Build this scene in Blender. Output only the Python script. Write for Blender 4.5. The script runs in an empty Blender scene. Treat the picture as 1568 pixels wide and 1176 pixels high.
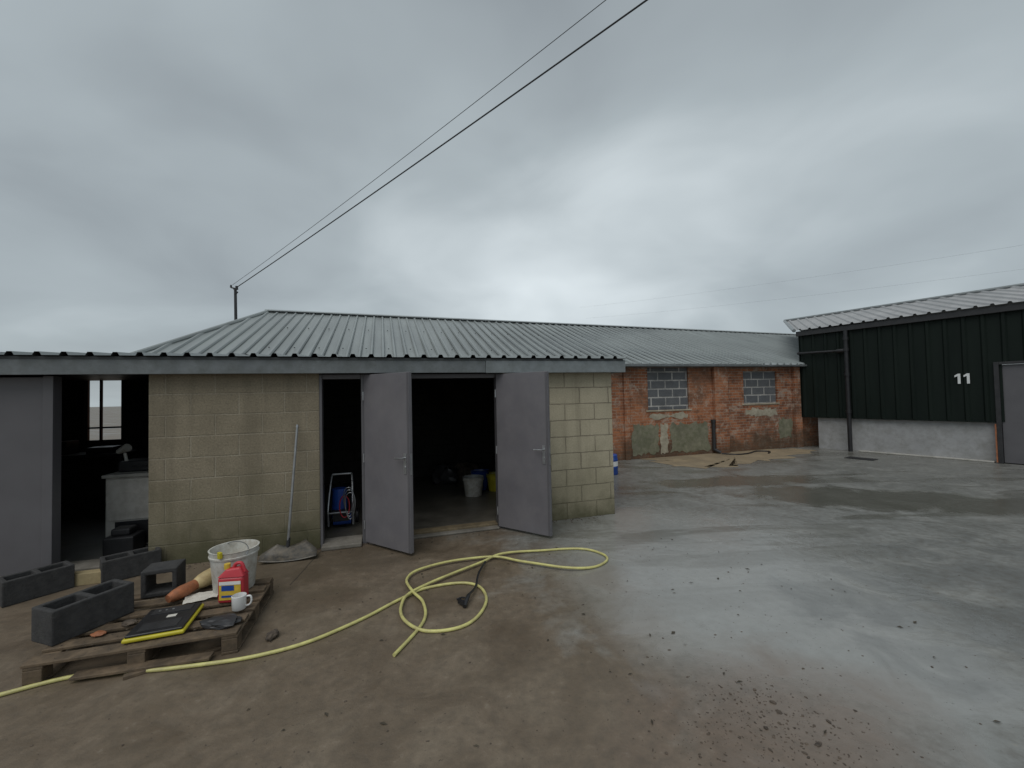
import bpy, bmesh, math, random
from mathutils import Vector, Matrix, noise as mn
random.seed(7)
scene=bpy.context.scene
col=bpy.context.collection

# ------------------------------------------------------------------ helpers
def link(ob,parent=None):
    col.objects.link(ob)
    if parent: ob.parent=parent
    return ob
def empty(name,loc=(0,0,0),rz=0):
    e=bpy.data.objects.new(name,None); e.location=loc; e.rotation_euler=(0,0,rz); e.empty_display_size=.2
    return link(e)
class MB:
    def __init__(s): s.v=[];s.f=[];s.m=[]
    def add(s,vs,fs,mi=0):
        b=len(s.v); s.v+= [tuple(v) for v in vs]; s.f+=[tuple(i+b for i in f) for f in fs]; s.m+=[mi]*len(fs)
    def box(s,x0,x1,y0,y1,z0,z1,mi=0,M=None):
        vs=[Vector(p) for p in [(x0,y0,z0),(x1,y0,z0),(x1,y1,z0),(x0,y1,z0),(x0,y0,z1),(x1,y0,z1),(x1,y1,z1),(x0,y1,z1)]]
        if M: vs=[M@v for v in vs]
        s.add(vs,[(0,3,2,1),(4,5,6,7),(0,1,5,4),(1,2,6,5),(2,3,7,6),(3,0,4,7)],mi)
    def cyl(s,p0,p1,r0,r1=None,n=20,mi=0,cap=(True,True)):
        if r1 is None: r1=r0
        p0=Vector(p0);p1=Vector(p1); d=(p1-p0).normalized()
        a=Vector((0,0,1)) if abs(d.z)<.9 else Vector((1,0,0))
        u=d.cross(a).normalized(); w=d.cross(u)
        vs=[];
        for p,r in((p0,r0),(p1,r1)):
            for i in range(n):
                t=2*math.pi*i/n; vs.append(p+u*math.cos(t)*r+w*math.sin(t)*r)
        fs=[(i,(i+1)%n,n+(i+1)%n,n+i) for i in range(n)]
        if cap[0]: fs.append(tuple(range(n-1,-1,-1)))
        if cap[1]: fs.append(tuple(range(n,2*n)))
        s.add(vs,fs,mi)
    def obj(s,name,mats,parent=None,bevel=0,smooth=False,seg=2):
        me=bpy.data.meshes.new(name); me.from_pydata(s.v,[],s.f)
        if not isinstance(mats,(list,tuple)): mats=[mats]
        for m in mats: me.materials.append(m)
        for p,i in zip(me.polygons,s.m): p.material_index=i; p.use_smooth=smooth
        me.update()
        bm=bmesh.new(); bm.from_mesh(me); bmesh.ops.recalc_face_normals(bm,faces=bm.faces); bm.to_mesh(me); bm.free()
        ob=bpy.data.objects.new(name,me); link(ob,parent)
        if bevel:
            b=ob.modifiers.new("b","BEVEL"); b.width=bevel; b.segments=seg; b.limit_method='ANGLE'; b.angle_limit=math.radians(40)
        if smooth and not bevel:
            ob.modifiers.new("e","EDGE_SPLIT").split_angle=math.radians(45)
        return ob
def lathe(name,prof,mat,parent=None,loc=(0,0,0),n=40,M=None):
    vs=[];fs=[]
    for r,z in prof:
        for i in range(n):
            t=2*math.pi*i/n; v=Vector((r*math.cos(t),r*math.sin(t),z))
            if M: v=M@v
            vs.append(v+Vector(loc))
    for k in range(len(prof)-1):
        for i in range(n):
            fs.append((k*n+i,k*n+(i+1)%n,(k+1)*n+(i+1)%n,(k+1)*n+i))
    b=MB(); b.add(vs,fs)
    return b.obj(name,mat,parent,smooth=True)
def catmull(pts,k=10):
    P=[Vector(p) for p in pts]; P=[P[0]*2-P[1]]+P+[P[-1]*2-P[-2]]; out=[]
    for i in range(1,len(P)-2):
        for j in range(k):
            t=j/k; a,b,c,d=P[i-1],P[i],P[i+1],P[i+2]
            out.append(.5*((2*b)+(c-a)*t+(2*a-5*b+4*c-d)*t*t+(3*b-a-3*c+d)*t**3))
    out.append(P[-2]); return out
def tube(mb,pts,r,n=10,mi=0):
    pts=[Vector(p) for p in pts]; N=len(pts); rings=[]
    up=None
    for i,p in enumerate(pts):
        d=(pts[min(i+1,N-1)]-pts[max(i-1,0)]).normalized()
        if up is None:
            a=Vector((0,0,1)) if abs(d.z)<.9 else Vector((1,0,0)); u=d.cross(a).normalized()
        else:
            u=(up-d*up.dot(d)).normalized()
        up=u; w=d.cross(u); rr=r[i] if isinstance(r,(list,tuple)) else r
        rings.append([p+u*math.cos(2*math.pi*k/n)*rr+w*math.sin(2*math.pi*k/n)*rr for k in range(n)])
    vs=[v for R in rings for v in R]; fs=[]
    for i in range(N-1):
        for k in range(n): fs.append((i*n+k,i*n+(k+1)%n,(i+1)*n+(k+1)%n,(i+1)*n+k))
    fs.append(tuple(range(n-1,-1,-1))); fs.append(tuple((N-1)*n+k for k in range(n)))
    mb.add(vs,fs,mi)

# ------------------------------------------------------------------ materials
class NT:
    def __init__(s,name):
        s.mat=bpy.data.materials.new(name); s.mat.use_nodes=True; s.t=s.mat.node_tree
        s.b=s.t.nodes["Principled BSDF"]; s.tc=s.n("ShaderNodeTexCoord")
        s.co=s.tc.outputs["Object"]
    def n(s,ty,**kw):
        nd=s.t.nodes.new(ty)
        for k,v in kw.items(): setattr(nd,k,v)
        return nd
    def l(s,a,b): s.t.links.new(a,b)
    def noise(s,scale,detail=4,rough=.55,vec=None,dist=0):
        nd=s.n("ShaderNodeTexNoise"); nd.inputs["Scale"].default_value=scale; nd.inputs["Detail"].default_value=detail
        nd.inputs["Roughness"].default_value=rough; nd.inputs["Distortion"].default_value=dist
        s.l(vec or s.co,nd.inputs["Vector"]); return nd.outputs["Fac"]
    def ramp(s,fac,stops,interp='LINEAR'):
        r=s.n("ShaderNodeValToRGB"); r.color_ramp.interpolation=interp
        el=r.color_ramp.elements
        while len(el)<len(stops): el.new(.5)
        for e,(p,c) in zip(el,stops):
            e.position=p; e.color=(c,c,c,1) if isinstance(c,(int,float)) else (*c,1)
        s.l(fac,r.inputs[0]); return r.outputs[0]
    def math(s,op,a,b=None,clamp=False):
        m=s.n("ShaderNodeMath",operation=op,use_clamp=clamp)
        for i,x in enumerate((a,b)):
            if x is None: continue
            if isinstance(x,(int,float)): m.inputs[i].default_value=x
            else: s.l(x,m.inputs[i])
        return m.outputs[0]
    def mix(s,fac,a,b,mode='MIX'):
        m=s.n("ShaderNodeMix",data_type='RGBA',blend_type=mode,clamp_factor=True)
        for x,i in((fac,0),(a,6),(b,7)):
            if isinstance(x,(int,float)): m.inputs[i].default_value=x if i==0 else (x,x,x,1)
            elif isinstance(x,tuple): m.inputs[i].default_value=(*x,1)
            else: s.l(x,m.inputs[i])
        return m.outputs[2]
    def bump(s,h,strength=.3,dist=.01,prev=None):
        b=s.n("ShaderNodeBump"); b.inputs["Strength"].default_value=strength; b.inputs["Distance"].default_value=dist
        s.l(h,b.inputs["Height"])
        if prev: s.l(prev,b.inputs["Normal"])
        return b.outputs[0]
    def xyz(s,v=None):
        x=s.n("ShaderNodeSeparateXYZ"); s.l(v or s.co,x.inputs[0]); return x.outputs
    def comb(s,x,y,z=0):
        c=s.n("ShaderNodeCombineXYZ")
        for v,i in((x,0),(y,1),(z,2)):
            if isinstance(v,(int,float)): c.inputs[i].default_value=v
            else: s.l(v,c.inputs[i])
        return c.outputs[0]
    def out(s,color=None,rough=None,normal=None,metal=None,spec=None):
        b=s.b
        for v,k in((color,"Base Color"),(rough,"Roughness"),(normal,"Normal"),(metal,"Metallic"),(spec,"Specular IOR Level")):
            if v is None: continue
            if isinstance(v,(int,float)): b.inputs[k].default_value=v
            elif isinstance(v,tuple): b.inputs[k].default_value=(*v,1)
            else: s.l(v,b.inputs[k])
        return s.mat
def pm(name,c,rough=.6,var=.25,scale=6,bump=.15,bs=60,metal=0,dirt=None,dirt_amt=.5):
    t=NT(name); f=t.noise(scale,4)
    lo=tuple(x*(1-var) for x in c); hi=tuple(min(1,x*(1+var)) for x in c)
    cc=t.ramp(f,[(.3,lo),(.7,hi)])
    if dirt:
        d=t.ramp(t.noise(scale*1.7,6,.7),[(.5-.1,0),(.68,dirt_amt)])
        cc=t.mix(d,cc,dirt)
    nb=t.bump(t.noise(bs,2),bump,.004)
    rr=t.ramp(f,[(.3,max(0,rough-.08)),(.7,min(1,rough+.08))])
    return t.out(cc,rr,nb,metal)

# --- ground concrete
t=NT("yard_concrete"); X,Y,Z=t.xyz()
big=t.noise(.5,5,.6); mid=t.noise(1.9,6,.6,dist=.7); fine=t.noise(13,7,.7); grit=t.noise(110,2,.6)
bigc=t.math('SUBTRACT',big,.5); midc=t.math('SUBTRACT',mid,.5)
def ell(cx,cy,rx,ry,rot=0,a=1.6,b_=1.3,lo=.55,hi=1.25):
    c,s_=math.cos(rot),math.sin(rot)
    dx=t.math('SUBTRACT',X,cx); dy=t.math('SUBTRACT',Y,cy)
    u=t.math('ADD',t.math('MULTIPLY',dx,c/rx),t.math('MULTIPLY',dy,s_/rx)); v=t.math('ADD',t.math('MULTIPLY',dx,-s_/ry),t.math('MULTIPLY',dy,c/ry))
    d=t.math('ADD',t.math('MULTIPLY',u,u),t.math('MULTIPLY',v,v))
    d=t.math('ADD',d,t.math('MULTIPLY',bigc,a*2)); d=t.math('ADD',d,t.math('MULTIPLY',midc,b_*2))
    return t.ramp(t.math('MULTIPLY',d,.5),[(lo*.5,1),(hi*.5,0)])
m=t.math('ADD',X,t.math('MULTIPLY',t.math('SUBTRACT',Y,3.0),.5)); m=t.math('SUBTRACT',m,.9)
m=t.math('ADD',m,t.math('MULTIPLY',bigc,3.4)); m=t.math('ADD',m,t.math('MULTIPLY',midc,2.6))
m=t.math('MULTIPLY',t.math('ADD',m,.35),1.1,True)
brown=t.ramp(mid,[(.25,(.105,.078,.052)),(.5,(.165,.128,.09)),(.75,(.225,.182,.132))])
grey=t.ramp(mid,[(.25,(.145,.148,.138)),(.5,(.20,.204,.192)),(.75,(.265,.267,.25))])
base=t.mix(m,brown,grey)
lw=ell(2.0,4.1,1.5,2.2)
base=t.mix(t.math('MULTIPLY',lw,.5),base,(.34,.345,.33))
mud=ell(1.3,2.2,.8,.5,.2,1.0,1.0,.2,1.5); base=t.mix(t.math('MULTIPLY',mud,.75),base,(.17,.125,.093))
mud2=ell(-2.2,4.35,1.5,.35,.29,1.0,1.2,.3,1.5); base=t.mix(t.math('MULTIPLY',mud2,.6),base,(.095,.075,.05))
dk1=ell(6.6,6.1,3.4,.75,-.28); dk2=ell(3.9,7.9,1.9,.45,.12); dk3=ell(5.0,3.2,2.3,1.3,0,1.8,1.5)
sv=t.n("ShaderNodeMapping"); sv.inputs["Rotation"].default_value=(0,0,.3); sv.inputs["Scale"].default_value=(.4,1.5,1); t.l(t.co,sv.inputs[0])
st=t.noise(.8,5,.6,vec=sv.outputs[0],dist=1.0)
wet=t.math('MULTIPLY',t.ramp(st,[(.53,0),(.6,1)]),t.ramp(t.math('MULTIPLY',Y,.1),[(.3,0.1),(.55,.7)]))
wet=t.math('MAXIMUM',wet,t.math('MAXIMUM',dk1,dk2))
base=t.mix(t.math('MULTIPLY',wet,.68),base,(.07,.067,.048))
base=t.mix(t.math('MULTIPLY',dk3,.45),base,(.10,.105,.102))
dry=t.math('SUBTRACT',1.0,t.math('MULTIPLY',t.math('MAXIMUM',wet,lw),.75))
base=t.mix(t.math('MULTIPLY',dry,t.ramp(fine,[(.35,.5),(.58,0)])),base,(.085,.07,.052))
base=t.mix(t.math('MULTIPLY',dry,t.ramp(fine,[(.6,0),(.75,.4)])),base,(.32,.285,.235))
pit=t.ramp(t.noise(36,3,.7),[(.28,.75),(.35,0)])
base=t.mix(pit,base,(.035,.03,.024))
jx=t.math('ADD',t.math('ADD',X,t.math('MULTIPLY',Y,.12)),1.62); jm=t.math('MULTIPLY',t.math('LESS_THAN',t.math('ABSOLUTE',t.math('ADD',jx,t.math('MULTIPLY',midc,.03))),.006),t.math('GREATER_THAN',Y,3.9))
base=t.mix(t.math('MULTIPLY',jm,.8),base,(.03,.027,.022))
r=t.ramp(mid,[(.3,.27),(.7,.5)])
r=t.mix(m,t.math('ADD',r,.10),r)
r=t.mix(t.math('MULTIPLY',lw,.75),r,.15)
r=t.mix(t.math('MULTIPLY',wet,.8),r,.17)
nb=t.bump(t.math('MULTIPLY',fine,dry),.4,.012); nb=t.bump(t.math('MULTIPLY',grit,dry),.35,.003,nb); nb=t.bump(mid,.3,.025,nb)
M_ground=t.out(base,r,nb,spec=.5)

# --- block walls
def blockmat(name,c1,c2,mort,w=.45,h=.225,ms=.011,grow=.5,moss=1.0,rough_bump=.6,off=0.0,zoff=0.0,speck=.55):
    t=NT(name); X,Y,Z=t.xyz()
    u=t.math('ADD',t.math('ADD',X,Y),off)
    v=t.comb(u,t.math('ADD',Z,zoff))
    nv=t.n("ShaderNodeTexNoise"); nv.inputs["Scale"].default_value=9; t.l(v,nv.inputs["Vector"])
    vm=t.n("ShaderNodeVectorMath",operation='MULTIPLY_ADD'); t.l(nv.outputs["Color"],vm.inputs[0]); vm.inputs[1].default_value=(.014,.014,0); t.l(v,vm.inputs[2])
    b=t.n("ShaderNodeTexBrick"); t.l(vm.outputs[0],b.inputs["Vector"]); b.inputs["Scale"].default_value=1
    b.inputs["Brick Width"].default_value=w; b.inputs["Row Height"].default_value=h; b.inputs["Mortar Size"].default_value=ms
    b.inputs["Mortar Smooth"].default_value=.4; b.inputs["Bias"].default_value=0
    b.inputs["Color1"].default_value=(*c1,1); b.inputs["Color2"].default_value=(*c2,1); b.inputs["Mortar"].default_value=(*mort,1)
    g=t.noise(55,4,.75); l=t.noise(2.3,7,.65)
    # mortar fades in and out where it has weathered
    mf=t.math('MULTIPLY',b.outputs["Fac"],t.ramp(t.noise(3.5,5,.7),[(.35,.1),(.6,1)]))
    c=t.mix(mf,t.mix(t.noise(6,2),c1,c2),b.outputs["Color"])
    c=t.mix(.65,b.outputs["Color"],c)
    c=t.mix(t.ramp(g,[(.3,speck),(.52,0)]),c,tuple(x*.35 for x in c1))
    c=t.mix(t.ramp(g,[(.56,0),(.72,speck)]),c,tuple(x*1.5 for x in c1))
    c=t.mix(t.ramp(l,[(.42,0),(.66,grow)]),c,tuple(x*.5 for x in c2))
    if moss:
        sm=t.n("ShaderNodeMapping"); sm.inputs["Scale"].default_value=(5,5,.5); t.l(t.co,sm.inputs[0])
        c=t.mix(t.ramp(t.noise(1.0,5,.6,vec=sm.outputs[0]),[(.5,0),(.72,.4)]),c,tuple(x*.45 for x in c2))
        zz=t.math('ADD',Z,t.math('MULTIPLY',t.math('SUBTRACT',l,.5),-.9))
        c=t.mix(t.ramp(zz,[(.02,.95*moss),(.34,0)]),c,(.045,.048,.022))
        c=t.mix(t.ramp(zz,[(.4,.5*moss),(1.05,0)]),c,(.14,.13,.078))
    hgt=t.math('SUBTRACT',t.math('MULTIPLY',g,.6),b.outputs["Fac"])
    return t.out(c,.92,t.bump(hgt,rough_bump,.009),spec=.2)
M_blockL=blockmat("weathered_blockwork",(.31,.268,.195),(.262,.225,.162),(.37,.33,.255),ms=.009,off=.12,grow=.35,rough_bump=.8)
M_blockR=blockmat("cream_blockwork",(.50,.445,.33),(.42,.375,.27),(.19,.165,.125),ms=.009,grow=.22,off=.05,moss=.85,speck=.35)
M_blockI=blockmat("grey_infill_blocks",(.13,.138,.15),(.19,.195,.2),(.62,.6,.56),ms=.022,moss=0,off=.1)
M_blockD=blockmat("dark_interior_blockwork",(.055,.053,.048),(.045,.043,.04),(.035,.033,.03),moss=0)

# --- brick
t=NT("old_red_brick"); X,Y,Z=t.xyz(); v=t.comb(t.math('ADD',X,Y),Z)
b=t.n("ShaderNodeTexBrick"); t.l(v,b.inputs["Vector"]); b.inputs["Scale"].default_value=1
b.inputs["Brick Width"].default_value=.225; b.inputs["Row Height"].default_value=.075; b.inputs["Mortar Size"].default_value=.007
b.inputs["Mortar Smooth"].default_value=.3; b.inputs["Bias"].default_value=-.1
b.inputs["Color1"].default_value=(.42,.165,.08,1); b.inputs["Color2"].default_value=(.19,.075,.045,1); b.inputs["Mortar"].default_value=(.34,.29,.23,1)
l=t.noise(1.3,8,.7); l2=t.noise(4.5,7,.75,dist=.6)
c=b.outputs["Color"]
c=t.mix(t.ramp(t.noise(.7,3),[(.42,0),(.6,.45)]),c,(.46,.2,.10))
c=t.mix(t.ramp(l,[(.47,0),(.62,.6)]),c,(.11,.078,.06))
c=t.mix(t.ramp(l2,[(.52,0),(.62,.6)]),c,(.46,.39,.32))
c=t.mix(t.ramp(l2,[(.34,.6),(.44,0)]),c,(.09,.055,.042))
zz=t.math('ADD',Z,t.math('MULTIPLY',t.math('SUBTRACT',l,.5),-1.4))
c=t.mix(t.ramp(zz,[(.15,.75),(.6,0)]),c,(.085,.062,.042))
h=t.math('SUBTRACT',t.math('MULTIPLY',t.noise(40,3),.5),b.outputs["Fac"])
M_brick=t.out(c,.9,t.bump(h,.6,.008),spec=.2)

# --- metal roof
def roofmat(name,c,r=.42):
    t=NT(name); sv=t.n("ShaderNodeMapping"); sv.inputs["Scale"].default_value=(3.0,.35,.35); t.l(t.co,sv.inputs[0])
    s1=t.noise(1.2,6,.6,vec=sv.outputs[0]); s2=t.noise(.35,4)
    cc=t.ramp(s1,[(.3,tuple(x*.78 for x in c)),(.7,tuple(x*1.2 for x in c))])
    cc=t.mix(t.ramp(s2,[(.35,0),(.7,.35)]),cc,tuple(x*.7 for x in c))
    return t.out(cc,t.ramp(s1,[(.3,r-.06),(.7,r+.1)]),t.bump(t.noise(25,2),.05,.01),spec=.5)
M_roof=roofmat("coated_steel_roofing",(.262,.288,.285),.36)
M_roofdark=roofmat("dark_roof_trim",(.05,.056,.058),.4)
M_fascia=pm("grey_fascia",(.165,.182,.19),.42,.15,4,.05,30,dirt=(.08,.09,.08),dirt_amt=.6)
M_fascia2=pm("pale_fascia",(.22,.245,.255),.42,.12,4,.05,30,dirt=(.1,.11,.1),dirt_amt=.5)
M_door=pm("grey_door_paint",(.155,.149,.162),.38,.08,2.5,.04,40,dirt=(.23,.22,.22),dirt_amt=.3)
M_doorD=pm("grey_door_paint_dark",(.115,.112,.12),.42,.08,2.5,.04,40)
M_steel=pm("galvanised_steel",(.42,.43,.44),.35,.15,12,.05,60,metal=.8)
M_black=pm("black_plastic",(.018,.018,.02),.4,.2,10,.1,50)
M_dark=pm("dark_metal",(.03,.03,.032),.45,.2,10,.1,50)
t=NT("dark_green_cladding_paint")
sv=t.n("ShaderNodeMapping"); sv.inputs["Scale"].default_value=(1.5,1.5,.25); t.l(t.co,sv.inputs[0])
s1=t.noise(2.0,6,.6,vec=sv.outputs[0])
M_green=t.out(t.ramp(s1,[(.3,(.005,.0095,.0075)),(.7,(.009,.0155,.012))]),t.ramp(s1,[(.3,.5),(.7,.68)]),t.bump(t.noise(20,2),.05,.01),spec=.2)
M_render=pm("painted_render",(.36,.365,.37),.85,.1,3,.2,40,dirt=(.2,.2,.18),dirt_amt=.6)
M_cement=pm("cement_patch",(.22,.21,.15),.9,.25,5,.4,30,dirt=(.1,.115,.06),dirt_amt=.7)
M_cementL=pm("pale_cement",(.44,.40,.31),.9,.2,5,.4,30,dirt=(.2,.17,.12),dirt_amt=.6)
M_wood=pm("pallet_wood",(.15,.108,.068),.75,.35,7,.4,40,dirt=(.05,.038,.027),dirt_amt=.8)
M_pine=pm("pine_timber",(.36,.29,.16),.7,.15,8,.2,40,dirt=(.2,.15,.08),dirt_amt=.5)
M_sill=pm("worn_timber",(.2,.155,.09),.75,.25,6,.3,40,dirt=(.09,.07,.045),dirt_amt=.7)
M_blockC=pm("dark_concrete_block",(.038,.038,.039),.95,.35,14,1,70,dirt=(.075,.073,.07),dirt_amt=.5)
M_white=pm("white_plastic",(.6,.6,.56),.4,.06,8,.05,30,dirt=(.3,.26,.2),dirt_amt=.7)
M_whiteC=pm("white_ceramic",(.78,.78,.77),.15,.03,8,.0,30)
M_red=pm("red_plastic",(.5,.04,.055),.35,.1,8,.05,30)
M_yellow=pm("yellow_label",(.65,.45,.06),.4,.15,20,.05,30)
M_yplastic=pm("yellow_plastic",(.55,.48,.03),.4,.12,8,.05,30)
M_hose=pm("yellow_hose_rubber",(.62,.59,.22),.42,.15,5,.05,40,dirt=(.33,.28,.14),dirt_amt=.7)
M_blue=pm("blue_plastic",(.02,.07,.32),.35,.1,8,.05,30)
M_orange=pm("rusty_orange",(.36,.13,.055),.6,.3,14,.2,30,dirt=(.15,.08,.05),dirt_amt=.6)
M_cream=pm("cream_plastic",(.58,.46,.24),.5,.15,8,.1,30,dirt=(.3,.2,.1),dirt_amt=.6)
M_paper=pm("paper",(.65,.63,.57),.9,.05,8,.05,30,dirt=(.4,.35,.28),dirt_amt=.5)
M_gravel=pm("grit",(.085,.066,.05),.8,.6,25,.5,80)
M_sand=pm("sandy_fill",(.28,.22,.14),.85,.2,1.5,.5,30,dirt=(.17,.14,.1),dirt_amt=.7)
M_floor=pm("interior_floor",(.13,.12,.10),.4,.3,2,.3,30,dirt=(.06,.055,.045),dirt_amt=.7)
M_kerb=pm("pale_kerb",(.42,.41,.38),.85,.15,4,.3,40,dirt=(.2,.2,.17),dirt_amt=.6)
M_thr=pm("threshold_concrete",(.2,.185,.16),.85,.25,4,.3,40,dirt=(.1,.09,.07),dirt_amt=.7)
M_cap=pm("white_laminate",(.6,.58,.54),.5,.06,4,.05,30,dirt=(.25,.22,.18),dirt_amt=.5)
M_num=pm("number_paint",(.7,.72,.72),.5,.05,8,0,30)
M_moss=pm("dirt",(.06,.05,.035),.95,.4,6,.6,40)

# ------------------------------------------------------------------ ground
b=MB(); S=350
b.add([(-S,-S,0),(S,-S,0),(S,S,0),(-S,S,0)],[(0,1,2,3)])
b.obj("ground",M_ground)
def blob(name,pts,z,mat,jit=.08,parent=None,k=6):
    P=catmull([(x,y,z) for x,y in pts]+[(pts[0][0],pts[0][1],z)],k)[:-1]
    P=[Vector((p.x+jit*(mn.noise(p*3)),p.y+jit*mn.noise(p*3+Vector((9,4,2))),z)) for p in P]
    c=sum(P,Vector())/len(P)
    b=MB(); n=len(P); b.add(P+[c],[(i,(i+1)%n,n) for i in range(n)])
    return b.obj(name,mat,parent)
blob("sand_patch",[(3.2,10.95),(5.2,11.6),(7.6,12.2),(8.2,11.6),(7.0,10.6),(5.6,9.9),(4.5,9.3),(3.7,9.9)],.004,M_sand,.4)

# ------------------------------------------------------------------ block outbuilding
A0=math.radians(17.19)
OB=empty("block_outbuilding",(1.417,5.965,0),A0)
th=.2
b=MB(); b.box(-5.45,-3.82,0,th,-.05,2.16); b.obj("front_wall",M_blockL,OB,.006)
b=MB(); b.box(-1.64,0,0,th,-.05,2.12); b.box(-th,0,th+.001,4.0,-.05,2.12); b.obj("end_wall",M_blockR,OB,.006)
b=MB(); b.box(-12,-7.25,0,th,-.05,2.16); b.obj("far_front_wall",M_blockL,OB,.006)
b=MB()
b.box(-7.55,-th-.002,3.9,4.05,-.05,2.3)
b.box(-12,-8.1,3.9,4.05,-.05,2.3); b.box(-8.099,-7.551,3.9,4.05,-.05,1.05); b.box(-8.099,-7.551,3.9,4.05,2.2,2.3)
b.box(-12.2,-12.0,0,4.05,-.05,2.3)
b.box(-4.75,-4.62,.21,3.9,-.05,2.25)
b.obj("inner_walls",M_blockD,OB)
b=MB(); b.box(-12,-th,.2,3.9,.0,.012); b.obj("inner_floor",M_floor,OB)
b=MB()
for x in (-8.095,-7.9,-7.59): b.box(x,x+.03,3.93,3.97,1.05,2.2)
for z in (1.05,1.28,2.165): b.box(-8.06,-7.59,3.935,3.965,z,z+.03)
b.obj("rear_window_frame",M_dark,OB)
b=MB()
for x0,x1 in [(-3.365,-3.30),(-1.705,-1.642),(-6.30,-6.22),(-3.818,-3.79)]:
    b.box(x0,x1,-.012,.11,0,1.995)
b.box(-3.299,-1.706,.0,.1,1.94,1.995); b.box(-3.789,-3.366,.0,.1,1.94,1.995)
b.obj("door_frames",M_doorD,OB,.004)
b=MB(); b.box(-3.29,-1.71,.02,.16,.012,.05); b.obj("timber_threshold",M_sill,OB,.006)
b=MB(); b.box(-3.80,-3.37,-.12,.2,.0,.05); b.box(-7.2,-5.47,-.02,.25,.0,.09); b.box(-3.29,-1.71,-.08,.018,.0,.028); b.obj("concrete_thresholds",M_thr,OB,.012)
def door(name,hx,hy,fx,fy,z0=.03,z1=1.985,mat=M_door):
    h=Vector((hx,hy,0)); f=Vector((fx,fy,0)); d=(f-h); w=d.length; ang=math.atan2(d.y,d.x)
    M=Matrix.Translation(h)@Matrix.Rotation(ang,4,'Z')
    b=MB(); b.box(0,w,-.022,.022,z0,z1,0,M); o=b.obj(name,mat,OB,.004)
    b=MB()
    b.box(w-.028,w-.004,.0225,.028,z0+.01,z1-.01,0,M); b.box(w-.028,w-.004,-.028,-.0225,z0+.01,z1-.01,0,M)
    b.obj(name+"_edge_rebate",M_doorD,OB)
    b=MB()
    zc=1.0
    for sg in (-1,1):
        y0,y1=sorted((sg*.0225,sg*.03))
        b.box(w-.085,w-.045,y0,y1,zc-.12,zc+.1,0,M)
        b.cyl(M@Vector((w-.065,sg*.03,zc+.05)),M@Vector((w-.065,sg*.075,zc+.05)),.009,mi=0)
        b.cyl(M@Vector((w-.06,sg*.072,zc+.05)),M@Vector((w-.18,sg*.072,zc+.045)),.009,mi=0)
        b.cyl(M@Vector((w-.065,sg*.03,zc-.05)),M@Vector((w-.065,sg*.036,zc-.05)),.012,mi=0)
    b.box(w+.0005,w+.003,-.012,.012,zc-.13,zc+.1,0,M)
    for zz in (z0+.2,(z0+z1)/2,z1-.25): b.cyl(M@Vector((-.006,-.028,zz-.05)),M@Vector((-.006,-.028,zz+.05)),.009)
    b.obj(name+"_ironmongery",M_steel,OB,smooth=True)
    return o
door("door_leaf_1",-3.315,-.03,-2.835,-.615)
door("door_leaf_2",-1.70,-.03,-1.231,-.64)
door("door_leaf_3",-6.30,.03,-7.22,.03,.09,1.985,M_doorD)
b=MB(); b.box(-12.2,-1.875,-.15,-.115,2.0,2.175); b.obj("fascia_1",M_fascia,OB,.004)
b=MB(); b.box(-1.873,.14,-.156,-.121,1.995,2.165); b.box(.105,.14,-.12,4.0,1.995,2.165); b.obj("fascia_2",M_fascia2,OB,.004)
b=MB(); b.box(-12.2,.105,-.157,-.1505,2.15,2.178); b.obj("fascia_lip",M_roofdark,OB)
b=MB(); b.box(-12.2,.1,-.112,-.002,2.02,2.03); b.obj("soffit",M_dark,OB)
b=MB(); pitch=.2; s=-12.2; prof=[]
while s<.15:
    prof+=[(s,0),(s+.125,0),(s+.142,.034),(s+.178,.034),(s+.195,0)]
    s+=pitch
prof=[p for p in prof if p[0]<=.16]
vs=[];n=len(prof)
for (tt,zz) in ((-.19,2.185),(4.05,2.44)):
    for x,z in prof: vs.append((x,tt,zz+z))
b.add(vs,[(i,i+1,n+i+1,n+i) for i in range(n-1)])
vs2=[(x,y,z-.006) for x,y,z in vs]
b.add(vs2,[(i,n+i,n+i+1,i+1) for i in range(n-1)],1)
b.obj("lean_to_roof",[M_roof,M_roofdark],OB)
b=MB(); b.box(-12.2,.1,-.11,4.0,2.13,2.145); b.obj("roof_lining",M_dark,OB)

# ------------------------------------------------------------------ brick building
BB=empty("brick_building",(1.417,5.965,0),A0)
T=4.1
b=MB()
b.box(-7.5,3.49,T,T+.22,-.05,2.45); b.box(3.491,4.779,T,T+.22,-.05,1.24); b.box(4.78,6.65,T,T+.22,-.05,2.45)
b.box(6.651,7.879,T,T+.22,-.05,1.33); b.box(7.88,12.0,T,T+.22,-.05,2.45)
b.box(3.491,4.779,T,T+.22,2.36,2.45); b.box(6.651,7.879,T,T+.22,2.25,2.45)
b.box(5.55,6.0,T-.11,T-.001,-.05,2.44); b.box(2.75,2.9,T-.06,T-.001,-.05,2.44)
b.box(8.45,8.7,T-.1,T-.001,-.05,2.44)
b.obj("brick_walls",M_brick,BB,.006)
b=MB(); b.box(-7.5,-7.3,T+.22,13.6,-.05,2.5); b.box(-7.5,16,13.4,13.6,-.05,2.5); b.obj("rear_walls",M_brick,BB)
b=MB(); b.box(3.492,4.778,T+.05,T+.15,1.241,2.359); b.box(6.652,7.878,T+.05,T+.15,1.331,2.249); b.obj("blocked_windows",M_blockI,BB)
b=MB(); b.box(3.42,4.85,T-.02,T+.049,1.2,1.24); b.box(6.58,7.95,T-.02,T+.049,1.29,1.33); b.obj("window_sills",M_cementL,BB,.01)
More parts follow.
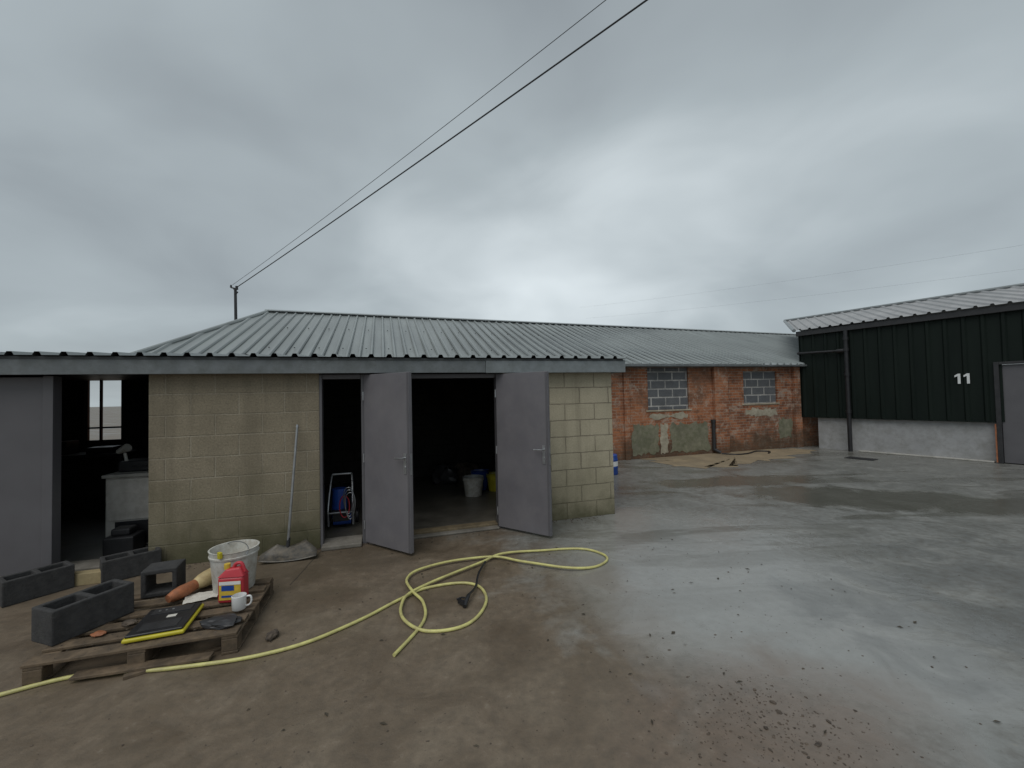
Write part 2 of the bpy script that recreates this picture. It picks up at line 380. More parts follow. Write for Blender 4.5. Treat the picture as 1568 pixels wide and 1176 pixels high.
def wallpatch(name,x0,x1,z0,z1,mat,y=T-.006,j=.05):
    pts=[]
    K=14
    for k in range(K): pts.append((x0+(x1-x0)*k/K,z0))
    for k in range(8): pts.append((x1,z0+(z1-z0)*k/8))
    for k in range(K): pts.append((x1-(x1-x0)*k/K,z1))
    for k in range(8): pts.append((x0,z1-(z1-z0)*k/8))
    P=[Vector((x+random.uniform(-j,j),y,max(.0,z+random.uniform(-j,j)))) for x,z in pts]
    n=len(P); c=Vector(((x0+x1)/2,y-.006,(z0+z1)/2)); b=MB(); b.add(P+[c],[(i,(i+1)%n,n) for i in range(n)])
    b.obj(name,mat,BB)
wallpatch("render_patch_1",3.0,3.78,.12,.86,M_cement)
wallpatch("render_patch_2",4.15,5.4,.1,.86,M_cement)
wallpatch("render_patch_3",3.84,4.06,.1,.86,M_cementL,j=.03)
wallpatch("render_patch_4",7.9,8.4,.3,.85,M_cement)
wallpatch("render_patch_5",6.75,7.8,1.0,1.16,M_cementL,j=.07)
wallpatch("render_patch_6",3.55,4.7,1.02,1.13,M_cementL,j=.06)
b=MB(); b.cyl((5.5,T-.06,.1),(5.5,T-.06,.85),.045); b.cyl((5.5,T-.06,.85),(5.5,T-.06,.93),.06); b.cyl((5.5,T-.06,.12),(5.62,T-.16,.03),.045)
b.obj("downpipe",M_dark,BB,smooth=True)
e0=T-.22; ez=2.44; rt=8.8
def rz(s): return 4.38-.012*(s+6.35)
L0=(-7.7,e0,ez); L1=(16,e0,ez); R1=(16,rt,rz(16)); R0=(-6.35,rt,rz(-6.35)); B0=(-7.7,2*rt-e0,ez); B1=(16,2*rt-e0,ez)
b=MB(); b.add([L0,L1,R1,R0],[(0,1,2,3)]); b.add([B0,B1,R1,R0],[(0,3,2,1)]); b.add([L0,R0,B0],[(0,1,2)])
s=-7.6
while s<16:
    if s<-6.35: f=(s+7.7)/1.35
    else: f=1
    y1=e0+(rt-e0)*f; z1=ez+(rz(max(s,-6.35))-ez)*f
    y0=e0-.03; z0=ez-.012
    h=.04; w0,w1=.036,.018
    vs=[(s-w0,y0,z0+.001),(s-w1,y0,z0+h),(s+w1,y0,z0+h),(s+w0,y0,z0+.001),(s-w0,y1,z1+.001),(s-w1,y1,z1+h),(s+w1,y1,z1+h),(s+w0,y1,z1+.001)]
    b.add(vs,[(0,1,5,4),(1,2,6,5),(2,3,7,6),(0,3,2,1)])
    s+=.25
b.obj("main_roof",M_roof,BB)
b=MB()
for k in range(0,56):
    s0=-6.45+k*.4; s1=s0+.398
    for sg in(-1,1):
        b.add([(s0,rt,rz(s0)+.075),(s1,rt,rz(s1)+.075),(s1,rt+sg*.16,rz(s1)+.012),(s0,rt+sg*.16,rz(s0)+.012)],[(0,1,2,3)])
tube(b,[(-7.72,e0,ez+.02),(-6.35,rt,rz(-6.35)+.03)],.05,8)
b.obj("ridge_capping",M_roof,BB)
# sheet fixings in rows
b=MB()
for fr in (.22,.6):
    s=-5.6
    while s<9:
        y=e0+(rt-e0)*fr; z=ez+(rz(s)-ez)*fr; b.cyl((s+.125,y,z),(s+.125,y,z+.018),.016,n=6); s+=.5
b.obj("roof_fixings",M_roofdark,BB)
b=MB(); b.box(.15,12,e0-.05,e0+.0,2.37,2.425); b.box(-7.7,12,e0+.001,T,2.36,2.40)
b.obj("eaves_gutter",M_fascia,BB,.01)

# ------------------------------------------------------------------ green building
gang=math.atan2(-.848,.53)
GB=empty("green_clad_building",(8.55,12.35,0),gang)
b=MB(); b.box(.35,14,.08,.3,-.05,.95); b.obj("plinth_wall",M_render,GB,.01)
b=MB(); vs=[];x=0;pr=[]
while x<14:
    pr+=[(x,0),(x+.03,-.035),(x+.075,-.035),(x+.105,0)]
    x+=.3
n=len(pr)
for z in (.9,3.36):
    for p in pr: vs.append((p[0],p[1],z))
b.add(vs,[(i,i+1,n+i+1,n+i) for i in range(n-1) if not (3.75<pr[i][0]<5.6)])
b.add([(x_,y_,z_+1.3) if z_<1 else (x_,y_,z_) for x_,y_,z_ in vs],[(i,i+1,n+i+1,n+i) for i in range(n-1) if (3.75<pr[i][0]<5.6)])
b.box(-.02,0.0,-.03,.3,.9,3.36); b.box(0,14,.012,.06,2.25,3.36); b.box(0,3.74,.012,.06,.9,2.249); b.box(5.65,14,.012,.06,.9,2.249)
b.obj("profiled_cladding",M_green,GB)
b=MB(); b.box(0,3.76,-.02,.079,.88,.91); b.obj("drip_flashing",M_green,GB)
b=MB(); b.box(-.06,14,-.09,-.04,3.27,3.41); b.box(-.06,-.03,-.04,.4,3.27,3.41); b.obj("dark_gutter",M_dark,GB,.01)
b=MB(); vs=[];x=0;pr=[]
while x<14.6:
    pr+=[(x,0),(x+.12,0),(x+.14,.04),(x+.18,.04),(x+.2,0)]; x+=.25
n=len(pr)
for p in pr: vs.append((p[0]-.08,-.14,3.435+p[1]))
for p in pr: vs.append((p[0]*17.3/14.6-2.68,5.0,4.52+p[1]))
b.add(vs,[(i,i+1,n+i+1,n+i) for i in range(n-1)])
b.add([(-2.68,5.0,4.52),(14.6,5,4.52),(14.6,10,3.4),(-2.68,10,3.4)],[(0,1,2,3)])
b.obj("steel_roof",[roofmat("pale_roofing",(.34,.34,.34),.5)],GB)
b=MB(); tube(b,[(-.08,-.14,3.44),(-2.68,5,4.54)],.05,8); tube(b,[(-2.7,5,4.56),(14,5,4.56)],.05,8); b.obj("barge_flashing",M_fascia2,GB)
b=MB(); b.box(3.86,4.9,.02,.06,.02,2.14); b.obj("steel_door",M_doorD,GB,.004)
b=MB(); b.box(3.78,3.855,-.04,.07,0,2.2); b.box(3.856,5.6,-.04,.07,2.145,2.2); b.box(3.86,5.6,.061,.1,.0,2.14); b.obj("door_frame",M_dark,GB,.004)
b=MB(); b.box(3.755,3.778,-.045,.075,.02,.85); b.obj("rusty_jamb",M_orange,GB)
b=MB(); b.box(1.3,3.72,-.03,.078,0,.035); b.obj("kerb_strip",M_kerb,GB,.01)
b=MB()
b.cyl((1.16,-.1,.0),(1.16,-.1,3.27),.05)
for z in (2.08,1.07,3.05,2.75): b.cyl((1.16,-.1,z-.04),(1.16,-.1,z+.04),.068)
b.cyl((-.03,-.1,2.76),(1.1,-.1,2.73),.035); b.cyl((.95,-.1,2.735),(1.12,-.1,2.73),.055); b.cyl((.0,-.1,2.76),(.03,-.1,2.762),.05)
b.obj("drainpipes",M_black,GB,smooth=True)
b=MB()
for x0 in (3.19,3.335):
    y0,y1=-.048,-.043
    out=[(x0+.04,1.75),(x0+.085,1.75),(x0+.085,1.98),(x0+.045,1.98),(x0-.01,1.94),(x0-.01,1.90),(x0+.04,1.925)]
    k=len(out); b.add([(x,y0,z) for x,z in out]+[(x,y1,z) for x,z in out],[tuple(range(k)),tuple(range(2*k-1,k-1,-1))]+[(i,(i+1)%k,k+(i+1)%k,k+i) for i in range(k)])
b.obj("unit_number",M_num,GB)

# ------------------------------------------------------------------ utility pole + wires
UP=empty("utility_pole",(-7.56,11.46,0))
b=MB(); b.cyl((0,0,3.0),(-.02,0,4.84),.04,.035,12); b.obj("steel_post",M_dark,UP,smooth=True)
b=MB(); b.cyl((-.14,0,4.86),(.06,-.02,4.80),.02,n=8); b.cyl((-.14,0,4.86),(-.14,0,4.93),.03,.02,n=10); b.cyl((.05,-.05,4.78),(.05,-.05,4.88),.035,n=10); b.cyl((-.02,-.01,4.66),(.07,-.04,4.72),.02,n=8)
b.cyl((-.08,0,4.84),(0,0,4.7),.012,n=6)
b.obj("insulators",M_black,UP,smooth=True)
def wire(name,a,c,r,sag):
    a=Vector(a);c=Vector(c); pts=[a.lerp(c,i/30)-Vector((0,0,sag*4*(i/30)*(1-i/30))) for i in range(31)]
    b=MB(); tube(b,pts,r,8); return b.obj(name,M_black)
wire("overhead_cable",(-7.5,11.42,4.86),(4.87,2.58,6.95),.011,.06)
wire("overhead_cable",(-7.66,11.46,4.93),(4.6,2.3,7.05),.0045,.12)
wire("distant_power_line",(25,150,33),(110,45,24.5),.009,1.2)
wire("distant_power_line",(27,150,29),(110,46,20.5),.009,1.2)

# ------------------------------------------------------------------ hose
hp=[(-3.6,2.05),(-3.16,2.41),(-3.04,2.5),(-2.72,2.67),(-2.22,2.71),(-1.78,2.8),(-1.44,3.0),(-1.17,3.28),(-.98,3.56),(-.82,3.75),(-.54,3.84),(-.34,3.77),(-.26,3.53),(-.31,3.24),(-.44,3.1),(-.67,3.08),(-.85,3.2),(-.93,3.43),(-.91,3.65),(-.67,3.94),(-.36,4.25),(-.14,4.48),(.29,4.6),(.72,4.62),(.91,4.46),(.92,4.28),(.76,4.12),(.5,4.08),(.07,4.26),(-.24,4.4),(-.66,4.3),(-.95,4.11),(-1.01,3.89),(-.9,3.67),(-.76,3.45),(-.70,3.19),(-.82,2.8)]
P=[]
for i,(x,y) in enumerate(hp):
    z=.013 if i<16 else .03
    if i in (22,23,24,25,26,35,36): z=.013
    P.append((x,y,z))
b=MB(); tube(b,[Vector((p.x+.016*mn.noise(p*2.3),p.y+.016*mn.noise(p*2.3+Vector((7,7,7))),p.z)) for p in catmull(P,10)],.0122,12)
b.obj("garden_hose",M_hose,smooth=True)
b=MB(); lp=catmull([(-.42,3.40,.02),(-.40,3.52,.05),(-.36,3.72,.03),(-.35,3.95,.05),(-.31,4.27,.03)],8)
tube(b,lp,[.017 if i<9 else .010 for i in range(len(lp))],10)
b.box(-.012,.012,-.05,.02,0,.03,0,Matrix.Translation((-.46,3.46,.015))@Matrix.Rotation(.9,4,'Z'))
tube(b,[(-.40,3.52,.03),(-.46,3.55,.02),(-.50,3.53,.015)],.008,8)
b.obj("pressure_washer_lance",M_black,smooth=True)

# ------------------------------------------------------------------ pallet
PA=empty("wooden_pallet",(-2.99,2.56,0),math.radians(16.4))
b=MB(); W_,D_=1.14,.93
n=6; bw=.105
for i in range(n):
    y=i*(D_-bw)/(n-1); M=Matrix.Translation((random.uniform(-.012,.012),y,.119))@Matrix.Rotation(random.uniform(-.012,.012),4,'Z'); b.box(0,W_,0,bw*random.uniform(.85,1),0,.02,0,M)
for x in (0,.52,W_-.1):
    b.box(x,x+.098,0.003,D_-.003,.100,.1185)
    for y in (.002,.41,D_-.1): b.box(x,x+.095,y,y+.095,.0185,.0995)
    b.box(x,x+.098,0,D_,.001,.018)
b.obj("pallet_boards",M_wood,PA,.004)
b=MB(); b.box(0,.75,-.02,.06,0,.018,0,Matrix.Translation((.25,-.02,.02))@Matrix.Rotation(-.05,4,'Z')); b.box(0,.5,0,.04,0,.02,0,Matrix.Translation((.55,-.1,.001))@Matrix.Rotation(.35,4,'Z')); b.obj("loose_slats",M_wood,PA,.003)

def hollow_block(name,loc,rz,mode='up',L=.44,Wd=.215,H=.215):
    b=MB(); w=.035
    xs=[-L/2,-L/2+w,-w/2,w/2,L/2-w,L/2]; ys=[-Wd/2,-Wd/2+w,Wd/2-w,Wd/2]
    vs=[]; idx={}
    for k,z in enumerate((0,H)):
        for i,x in enumerate(xs):
            for j,y in enumerate(ys):
                idx[(i,j,k)]=len(vs); vs.append((x,y,z))
    fs=[]
    holes={(1,1),(3,1)} if L>.3 else {(1,1),(2,1),(3,1)}
    for i in range(5):
        for j in range(3):
            if (i,j) in holes:
                for (a,c,nb_) in [((i,j),(i+1,j),(i,j-1)),((i+1,j),(i+1,j+1),(i+1,j)),((i+1,j+1),(i,j+1),(i,j+1)),((i,j+1),(i,j),(i-1,j))]:
                    if nb_ in holes: continue
                    fs.append((idx[(*a,0)],idx[(*c,0)],idx[(*c,1)],idx[(*a,1)]))
                continue
            fs.append((idx[(i,j,1)],idx[(i+1,j,1)],idx[(i+1,j+1,1)],idx[(i,j+1,1)]))
            fs.append((idx[(i,j,0)],idx[(i,j+1,0)],idx[(i+1,j+1,0)],idx[(i+1,j,0)]))
    for i in range(5):
        fs.append((idx[(i,0,0)],idx[(i+1,0,0)],idx[(i+1,0,1)],idx[(i,0,1)])); fs.append((idx[(i,3,0)],idx[(i,3,1)],idx[(i+1,3,1)],idx[(i+1,3,0)]))
    for j in range(3):
        fs.append((idx[(0,j,0)],idx[(0,j,1)],idx[(0,j+1,1)],idx[(0,j+1,0)])); fs.append((idx[(5,j,0)],idx[(5,j+1,0)],idx[(5,j+1,1)],idx[(5,j,1)]))
    b.add(vs,fs); o=b.obj(name,M_blockC,None,.009)
    o.location=loc
    if mode=='up': o.rotation_euler=(0,0,rz)
    else: o.rotation_euler=(math.pi/2,0,rz)
    return o
hollow_block("concrete_block",(-3.05,3.0,.14),math.radians(72),L=.46,Wd=.23,H=.225)
hollow_block("concrete_block",(-2.97,3.62,.14+.1075),math.radians(22),'side',L=.24)
hollow_block("concrete_block",(-4.33,3.82,.0),math.radians(60))
hollow_block("concrete_block",(-3.84,4.22,.0),math.radians(48))
b=MB(); b.box(-.17,.17,-.05,.05,0,.11); o=b.obj("timber_offcut",M_pine,None,.005); o.location=(-4.10,4.04,0); o.rotation_euler=(0,0,math.radians(17))

def bucket(name,loc,r0,r1,h,mat,inner,handle=M_yplastic):
    e=empty(name,loc)
    lathe("bucket_shell",[(0.001,.003),(r0,.003),(r0+.003,.01),(r1-.004,h-.06),(r1+.004,h-.058),(r1+.006,h-.045),(r1,h-.04),(r1+.002,h-.005),(r1+.008,h),(r1-.004,h),(r1-.008,h-.02),(r0-.004,.03),(0.001,.028)],mat,e)
    lathe("bucket_contents",[(0.001,h*.72),(r0+(r1-r0)*.72-.006,h*.72)],inner,e)
    b=MB(); pts=[(math.cos(a)*(r1+.01),.0-.06*math.sin(a),h-.03+.05*math.sin(a)) for a in [math.pi*i/16 for i in range(17)]]
    tube(b,pts,.004,8); b.obj("bucket_handle",handle,e,smooth=True); return e
bk=bucket("bucket",(-2.37,3.56,.14),.145,.175,.34,M_white,M_cementL,M_steel); bk.rotation_euler=(0,.0,2.6)
b=MB(); b.box(-.02,.02,-.012,.012,0,.05); o=b.obj("bucket_clip",M_yplastic,bk,.004); o.location=(-.10,.155,.31)
JE=empty("detergent_bottle",(-2.225,3.33,.14),.12)
b=MB(); b.box(-.095,.095,-.05,.05,0,.2); b.obj("bottle_body",M_red,JE,.022,seg=4)
b=MB(); b.add([(-.095,-.05,.2),(.095,-.05,.2),(.095,.05,.2),(-.095,.05,.2),(-.04,-.03,.255),(.06,-.03,.265),(.06,.03,.265),(-.04,.03,.255)],[(0,1,5,4),(1,2,6,5),(2,3,7,6),(3,0,4,7),(4,5,6,7)]); b.obj("bottle_shoulder",M_red,JE,.012,seg=3)
b=MB(); tube(b,catmull([(.0,0,.25),(.02,0,.285),(.06,0,.285),(.085,0,.22)],6),.013,10); b.obj("bottle_handle",M_red,JE,smooth=True)
b=MB(); b.cyl((-.045,0,.25),(-.045,0,.29),.022); b.obj("bottle_cap",M_yellow,JE,smooth=True)
b=MB(); b.box(-.078,.078,-.0535,-.0515,.03,.17); b.obj("bottle_label",M_yellow,JE)
b=MB(); b.box(-.06,.03,-.0555,-.054,.10,.14); b.box(-.06,.06,-.0555,-.054,.05,.065); b.obj("label_print",M_blue,JE)
b=MB(); b.box(-.078,.078,-.0555,-.054,.145,.17); b.obj("label_band",M_whiteC,JE)
MU=empty("mug",(-2.09,3.19,.14),.3)
lathe("mug_body",[(0.001,.002),(.04,.002),(.047,.01),(.049,.105),(.045,.107),(.043,.02),(0.001,.015)],M_whiteC,MU)
b=MB(); tube(b,catmull([(.047,0,.09),(.075,0,.088),(.082,0,.055),(.07,0,.028),(.045,0,.02)],6),.007,8); b.obj("mug_handle",M_whiteC,MU,smooth=True)
b=MB(); pp=[Vector((-2.70,3.28,.185)).lerp(Vector((-2.55,3.78,.24)),i/10) for i in range(11)]
tube(b,pp[:5],[.03,.045,.05,.045,.042],14,0); tube(b,pp[4:],[.042,.06,.066,.066,.064,.055,.03],14,1)
b.obj("sealant_bottle",[M_orange,M_cream],smooth=True)
b=MB(); g=8; vs=[];fs=[]
for i in range(g+1):
    for j in range(g+1):
        x=i/g*.22;y=j/g*.16; vs.append((x,y,.006+.03*abs(mn.noise(Vector((x*14,y*14,2))))))
for i in range(g):
    for j in range(g): fs.append((i*(g+1)+j,(i+1)*(g+1)+j,(i+1)*(g+1)+j+1,i*(g+1)+j+1))
b.add(vs,fs); o=b.obj("crumpled_paper",M_paper,smooth=False); o.location=(-2.58,3.27,.14); o.rotation_euler=(0,0,.5)
SC=empty("platform_scale",(-2.47,2.985,.14),math.radians(20))
b=MB(); b.box(-.17,.17,-.2,.2,.008,.035); b.obj("scale_base",M_yplastic,SC,.012,seg=3)
b=MB(); b.box(-.158,.158,-.188,.188,.036,.052); b.obj("scale_top",M_black,SC,.01,seg=3)
b=MB(); b.box(-.12,.12,.08,.17,.0525,.056); b.box(-.11,.11,-.15,-.04,.0525,.0545); b.obj("scale_panels",M_dark,SC,.001)
b=MB(); b.box(-.0,.055,.0,.035,.053,.0555); b.obj("scale_label",M_paper,SC)
b=MB()
for k in range(3): b.cyl((-.08+k*.04,.125,.0565),(-.08+k*.04,.125,.059),.008,n=12)
b.obj("scale_buttons",M_steel,SC,smooth=True)
def rock(name,loc,sx,sy,sz,mat,seed=1,n=3):
    me=bpy.data.meshes.new(name); bm=bmesh.new(); bmesh.ops.create_icosphere(bm,subdivisions=n,radius=1)
    for v in bm.verts:
        k=1+.35*mn.noise(v.co*1.6+Vector((seed,seed*2,0)))+.12*mn.noise(v.co*5+Vector((seed,0,0)))
        v.co=Vector((v.co.x*sx*k,v.co.y*sy*k,max(-.6,v.co.z)*sz*k))
    bm.to_mesh(me); bm.free(); me.materials.append(mat); o=bpy.data.objects.new(name,me); link(o); o.location=loc; return o
rock("broken_slab",(-2.08,2.98,.16),.13,.08,.03,M_dark,3)
rock("mud_clump",(-1.76,3.05,.02),.035,.06,.03,M_gravel,5)
rock("orange_peel",(-2.83,2.87,.155),.045,.03,.012,M_orange,2)
rock("mud_clump",(-2.74,3.0,.155),.05,.03,.018,M_gravel,8)
me=bpy.data.meshes.new("gravel_debris"); bm=bmesh.new()
def bit(x,y,r,z=0):
    M=Matrix.Translation((x,y,z+r*.15))@Matrix.Rotation(random.uniform(0,6.28),4,'Z')@Matrix.Diagonal((r*random.uniform(.7,1.8),r*random.uniform(.6,1.1),r*random.uniform(.3,.6),1))
    g=bmesh.ops.create_icosphere(bm,subdivisions=1,radius=1,matrix=M)
    for v in g['verts']: v.co+=Vector((random.uniform(-1,1),random.uniform(-1,1),random.uniform(-.5,.5)))*r*.25
for i in range(650):
    bit(1.25+random.gauss(0,.27),2.15+random.gauss(0,.2),abs(random.gauss(0,.0026))+.0014)
for i in range(9): bit(1.3+random.gauss(0,.22),2.15+random.gauss(0,.12),random.uniform(.007,.016))
for i in range(800): bit(random.uniform(-2.5,4),random.uniform(1.4,5),abs(random.gauss(0,.0024))+.0012)
for i in range(320):
    s_=random.uniform(-6,-.2); p=Vector((1.417+.9553*s_,5.965+.2955*s_,0))+Vector((.2955,-.9553,0))*abs(random.gauss(0,.1)); bit(p.x,p.y,random.uniform(.003,.013))
for i in range(26): bit(random.uniform(-2,3.5),random.uniform(1.9,5),random.uniform(.004,.010))
ca,sa=math.cos(math.radians(16.4)),math.sin(math.radians(16.4))
for i in range(140):
    u=random.uniform(.05,1.1); v=random.uniform(.02,.9); bit(-2.99+ca*u-sa*v,2.56+sa*u+ca*v,random.uniform(.002,.007),.139)
bm.to_mesh(me); bm.free(); me.materials.append(M_gravel); link(bpy.data.objects.new("gravel_debris",me))
me=bpy.data.meshes.new("leaf_litter"); bm=bmesh.new()
for i in range(80):
    x=random.uniform(-1.5,3); y=random.uniform(1.7,5); a=random.uniform(0,6.28); L=random.uniform(.008,.026); w_=L*random.uniform(.15,.5)
    c_,s_=math.cos(a),math.sin(a)
    q=[(-L,0,.004),(0,w_,.01),(L,0,.004),(0,-w_,.006)]
    bm.faces.new([bm.verts.new((x+c_*u-s_*v,y+s_*u+c_*v,z)) for u,v,z in q])
bm.to_mesh(me); bm.free(); me.materials.append(M_moss); link(bpy.data.objects.new("leaf_litter",me))
b=MB(); b.box(-.28,.28,-.16,.16,.001,.012)
for k in range(9): b.box(-.25+k*.058,-.22+k*.058,-.13,.13,.0125,.018)
o=b.obj("drain_cover",M_dark); o.location=(8.35,10.1,0); o.rotation_euler=(0,0,gang)
b=MB(); tube(b,catmull([(5.6,11.3,.02),(5.9,11.1,.02),(6.3,11.25,.02),(6.7,11.6,.02),(7.0,11.5,.02),(6.8,11.2,.02)],8),.02,8); b.obj("black_cable",M_black)

# ------------------------------------------------------------------ shovel
SH=empty("shovel",(0,0,0))
b=MB(); b.cyl((-2.49,4.62,.13),(-2.42,4.70,1.40),.0145,.013,14); b.cyl((-2.42,4.70,1.40),(-2.419,4.701,1.43),.017,.012,14); b.obj("handle",M_steel,SH,smooth=True)
b=MB(); g=10; vs=[];fs=[]
for i in range(g+1):
    v=i/g
    for j in range(g+1):
        u=j/g*2-1
        w=.12+.15*min(1,v*1.8); y=4.64-.20*v; z=.10*(1-v)**1.3+.010+.04*u*u*(1-.3*v)
        vs.append((-2.40+u*w+(-.06)*(1-v),y+.07*u,z))
for i in range(g):
    for j in range(g): fs.append((i*(g+1)+j,(i+1)*(g+1)+j,(i+1)*(g+1)+j+1,i*(g+1)+j+1))
b.add(vs,fs); o=b.obj("blade",pm("muddy_metal",(.09,.088,.082),.5,.4,9,.4,30,metal=.4,dirt=(.2,.17,.13),dirt_amt=.75),SH,smooth=True)
so=o.modifiers.new("s","SOLIDIFY"); so.thickness=.005
b=MB(); b.cyl((-2.495,4.61,.04),(-2.485,4.63,.2),.022,.018,12); b.obj("socket",M_dark,SH,smooth=True)

# ------------------------------------------------------------------ interior items
def loc(s,t_,z=0): return (1.417+.9553*s-.2955*t_,5.965+.2955*s+.9553*t_,z)
b1=bucket("bucket",(-.70,7.2,.012),.14,.175,.32,M_white,M_blue,M_steel)
b1=bucket("bucket",(-.34,7.55,.012),.12,.15,.3,M_yplastic,M_dark,M_steel)
b1=bucket("bucket",(-.62,7.65,.012),.13,.16,.34,M_blue,M_dark,M_steel)
rock("rubble_sack",(-1.35,8.3,.15),.28,.2,.22,M_dark,6)
rock("rubble_sack",(-1.0,8.7,.1),.3,.2,.25,M_gravel,9)
PW=empty("pressure_washer",loc(-3.66,.75,.012),.3)
b=MB()
for sg in(-1,1):
    tube(b,catmull([(sg*.15,-.12,.06),(sg*.15,-.14,.3),(sg*.13,.05,.62),(sg*.12,.1,.68)],6),.013,8)
    tube(b,[(sg*.15,-.12,.06),(sg*.15,.22,.06)],.013,8)
tube(b,[(-.12,.1,.68),(.12,.1,.68)],.013,8); tube(b,[(-.15,-.13,.22),(.15,-.13,.22)],.012,8)
b.obj("frame",M_steel,PW,smooth=True)
b=MB(); b.cyl((-.03,.05,.12),(-.03,.05,.5),.1,.09); b.cyl((-.1,0,.1),(.12,0,.1),.07); b.obj("tank",M_blue,PW,smooth=True)
b=MB()
for sg in(-1,1): b.cyl((sg*.17,.18,.09),(sg*.2,.18,.09),.09)
b.box(-.1,.1,-.1,.0,.1,.24)
b.obj("wheels_and_motor",M_black,PW,smooth=True)
b=MB()
for k in range(3):
    tube(b,[(.10+.012*k+.06*math.cos(a),-.19-.02*k,.40+.17*math.sin(a)-.03*k+.02*math.cos(2*a)) for a in [2*math.pi*i/24 for i in range(25)]],.006,8)
b.obj("coiled_lead",M_steel,PW,smooth=True)
b=MB(); tube(b,[(.05+.06*math.cos(a),-.16,.3+.14*math.sin(a)) for a in [2*math.pi*i/24 for i in range(25)]],.007,8); b.obj("red_lead",M_red,PW,smooth=True)
CA=empty("workshop_cabinet",loc(-6.25,.85,.012),A0)
b=MB(); b.box(0,.72,.02,.5,.0,.82); b.obj("carcass",M_cap,CA,.006)
b=MB(); b.box(-.02,.74,-.02,.52,.822,.86); b.obj("worktop",M_kerb,CA,.005)
b=MB(); b.box(.1,.7,.0,.019,.03,.3); b.obj("painted_recess_shade",M_black,CA)  # flat black panel paints the shade of an opening; the carcass is solid
b=MB(); b.box(.02,.7,.0,.019,.32,.8); b.obj("cabinet_door",M_cap,CA,.004)
b=MB(); b.box(.13,.42,-.3,-.04,.0,.2); b.box(.18,.36,-.25,-.08,.201,.28); b.obj("toolbox",M_dark,CA,.02)
DL=empty("heat_gun",loc(-6.15,1.05,1.12))
b=MB(); b.cyl((-.08,0,.0),(.05,-.02,.05),.03,.05); b.cyl((.0,0,-.02),(.02,0,-.12),.018); b.obj("gun_body",M_white,DL,smooth=True)
MW=empty("tool_case",loc(-6.2,1.0,.875),A0)
b=MB(); b.box(0,.45,0,.3,0,.13); b.obj("case_body",M_dark,MW,.02); b=MB(); b.box(.15,.3,-.02,-.001,.05,.08); b.obj("case_handle",M_black,MW,.005)
WB=empty("wall_bench",loc(-9.5,3.2,0),A0)
b=MB(); b.box(0,2.3,0,.6,.85,.9); b.box(0,.06,0,.06,.0,.849); b.box(2.2,2.26,0,.06,0,.849); b.box(1.35,1.5,.1,.4,.901,1.12); b.box(1.75,2.1,.1,.4,.901,1.0); b.obj("bench_top",M_dark,WB,.005)
BA=empty("plastic_drum",(2.03,8.9,0))
lathe("drum_body",[(0.001,.001),(.16,.001),(.17,.02),(.17,.14),(.175,.15),(.17,.16),(.17,.3),(.175,.31),(.165,.33),(.165,.40),(.14,.42),(0.001,.42)],M_blue,BA)
lathe("drum_label",[(.1735,.18),(.1735,.28)],M_whiteC,BA)

# ------------------------------------------------------------------ light + world
el=math.radians(58); az=math.radians(205)
sd=Vector((math.sin(az)*math.cos(el),math.cos(az)*math.cos(el),math.sin(el)))
su=bpy.data.lights.new("sun","SUN"); su.energy=1.3; su.angle=math.radians(50); su.color=(1,.97,.93)
so=bpy.data.objects.new("sun",su); link(so); so.rotation_euler=(-sd).to_track_quat('-Z','Y').to_euler()
w=bpy.data.worlds.new("World"); scene.world=w; w.use_nodes=True; nt=w.node_tree
bg=nt.nodes["Background"]; bg.inputs[1].default_value=.1
def nn(ty,**k):
    n=nt.nodes.new(ty)
    for a,v in k.items(): setattr(n,a,v)
    return n
sky=nn("ShaderNodeTexSky",sky_type='NISHITA'); sky.sun_disc=False; sky.sun_elevation=el; sky.sun_rotation=az
tc=nn("ShaderNodeTexCoord"); sx=nn("ShaderNodeSeparateXYZ"); nt.links.new(tc.outputs["Generated"],sx.inputs[0])
def wm(op,a,b_=None,clamp=False):
    m=nn("ShaderNodeMath",operation=op,use_clamp=clamp)
    for i,x in enumerate((a,b_)):
        if x is None: continue
        if isinstance(x,(int,float)): m.inputs[i].default_value=x
        else: nt.links.new(x,m.inputs[i])
    return m.outputs[0]
zc=wm('ADD',wm('MAXIMUM',sx.outputs[2],0),.30)
cb=nn("ShaderNodeCombineXYZ"); nt.links.new(wm('DIVIDE',sx.outputs[0],zc),cb.inputs[0]); nt.links.new(wm('DIVIDE',sx.outputs[1],zc),cb.inputs[1])
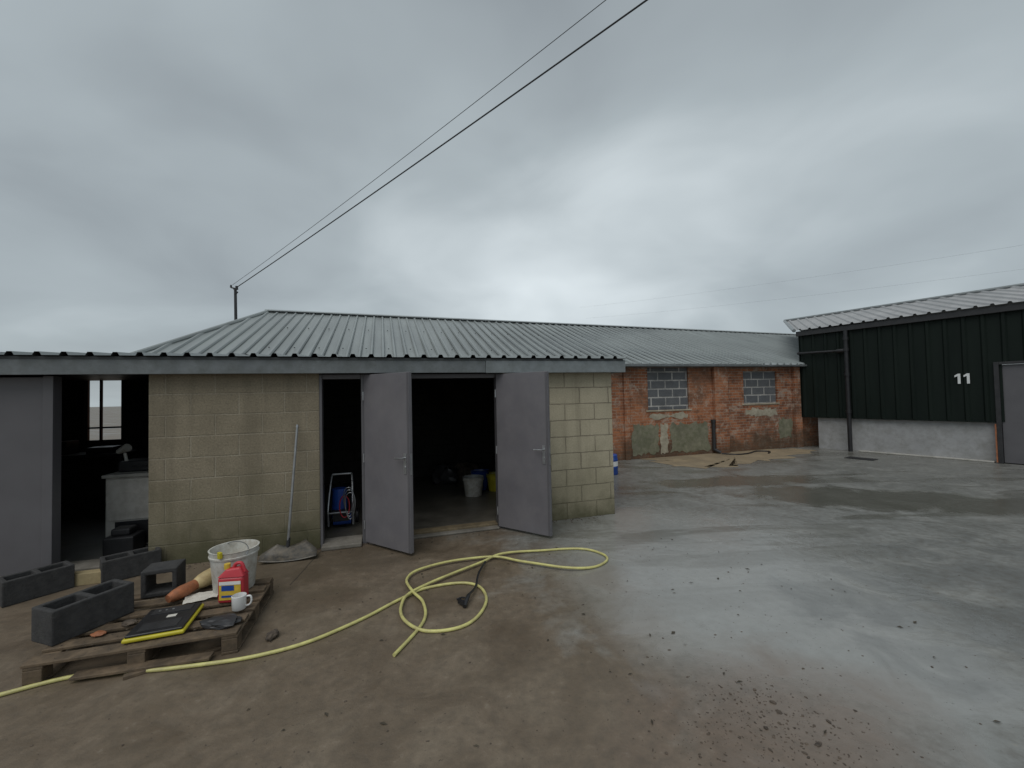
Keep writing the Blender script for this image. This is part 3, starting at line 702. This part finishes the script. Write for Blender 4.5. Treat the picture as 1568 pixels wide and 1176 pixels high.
def wn(scale,detail,rough,dist=0,off=0):
    mp=nn("ShaderNodeMapping"); mp.inputs["Location"].default_value=(off,off*.7,0); mp.inputs["Scale"].default_value=(.9,1.0,1); nt.links.new(cb.outputs[0],mp.inputs[0])
    n=nn("ShaderNodeTexNoise"); n.inputs["Scale"].default_value=scale; n.inputs["Detail"].default_value=detail; n.inputs["Roughness"].default_value=rough; n.inputs["Distortion"].default_value=dist
    nt.links.new(mp.outputs[0],n.inputs["Vector"]); return n.outputs["Fac"]
f=wm('ADD',wm('MULTIPLY',wn(.8,4,.45,.3,1.4),.62),wm('MULTIPLY',wn(1.9,4,.45,.4,3.3),.38))
dt=nn("ShaderNodeVectorMath",operation='DOT_PRODUCT'); nt.links.new(tc.outputs["Generated"],dt.inputs[0])
gd=Vector((.07,1,.34)).normalized(); dt.inputs[1].default_value=gd
glow=wm('ADD',wm('MULTIPLY',wm('POWER',wm('MAXIMUM',dt.outputs["Value"],0),5),.27),wm('MULTIPLY',wm('POWER',wm('MAXIMUM',dt.outputs["Value"],0),30),.20))
val=wm('ADD',wm('ADD',wm('MULTIPLY',wm('SUBTRACT',f,.5),1.75),.37),glow)
rp=nn("ShaderNodeValToRGB"); nt.links.new(val,rp.inputs[0]); e=rp.color_ramp.elements; rp.color_ramp.interpolation='LINEAR'
e[0].position=0; e[0].color=(.225,.252,.275,1); e[1].position=1; e[1].color=(.76,.83,.86,1)
k=e.new(.5); k.color=(.42,.475,.50,1)
sc=nn("ShaderNodeVectorMath",operation='SCALE'); sc.inputs["Scale"].default_value=10; nt.links.new(rp.outputs[0],sc.inputs[0])
mx=nn("ShaderNodeMix",data_type='RGBA'); mx.inputs[0].default_value=.06
nt.links.new(sc.outputs[0],mx.inputs[6]); nt.links.new(sky.outputs[0],mx.inputs[7])
nt.links.new(mx.outputs[2],bg.inputs[0])

# ------------------------------------------------------------------ camera
cam=bpy.data.cameras.new("camera"); co=bpy.data.objects.new("camera",cam); link(co)
cam.sensor_width=36; cam.lens=36*640/1568; cam.clip_end=2000; cam.clip_start=.05
R=Matrix.Rotation(math.radians(90+1.61),3,'X')@Matrix.Rotation(math.radians(-1.26),3,'Z')
co.matrix_world=Matrix.Translation((0,0,1.7))@R.to_4x4()
scene.camera=co
scene.view_settings.view_transform='Standard'; scene.view_settings.look='None'; scene.view_settings.exposure=0
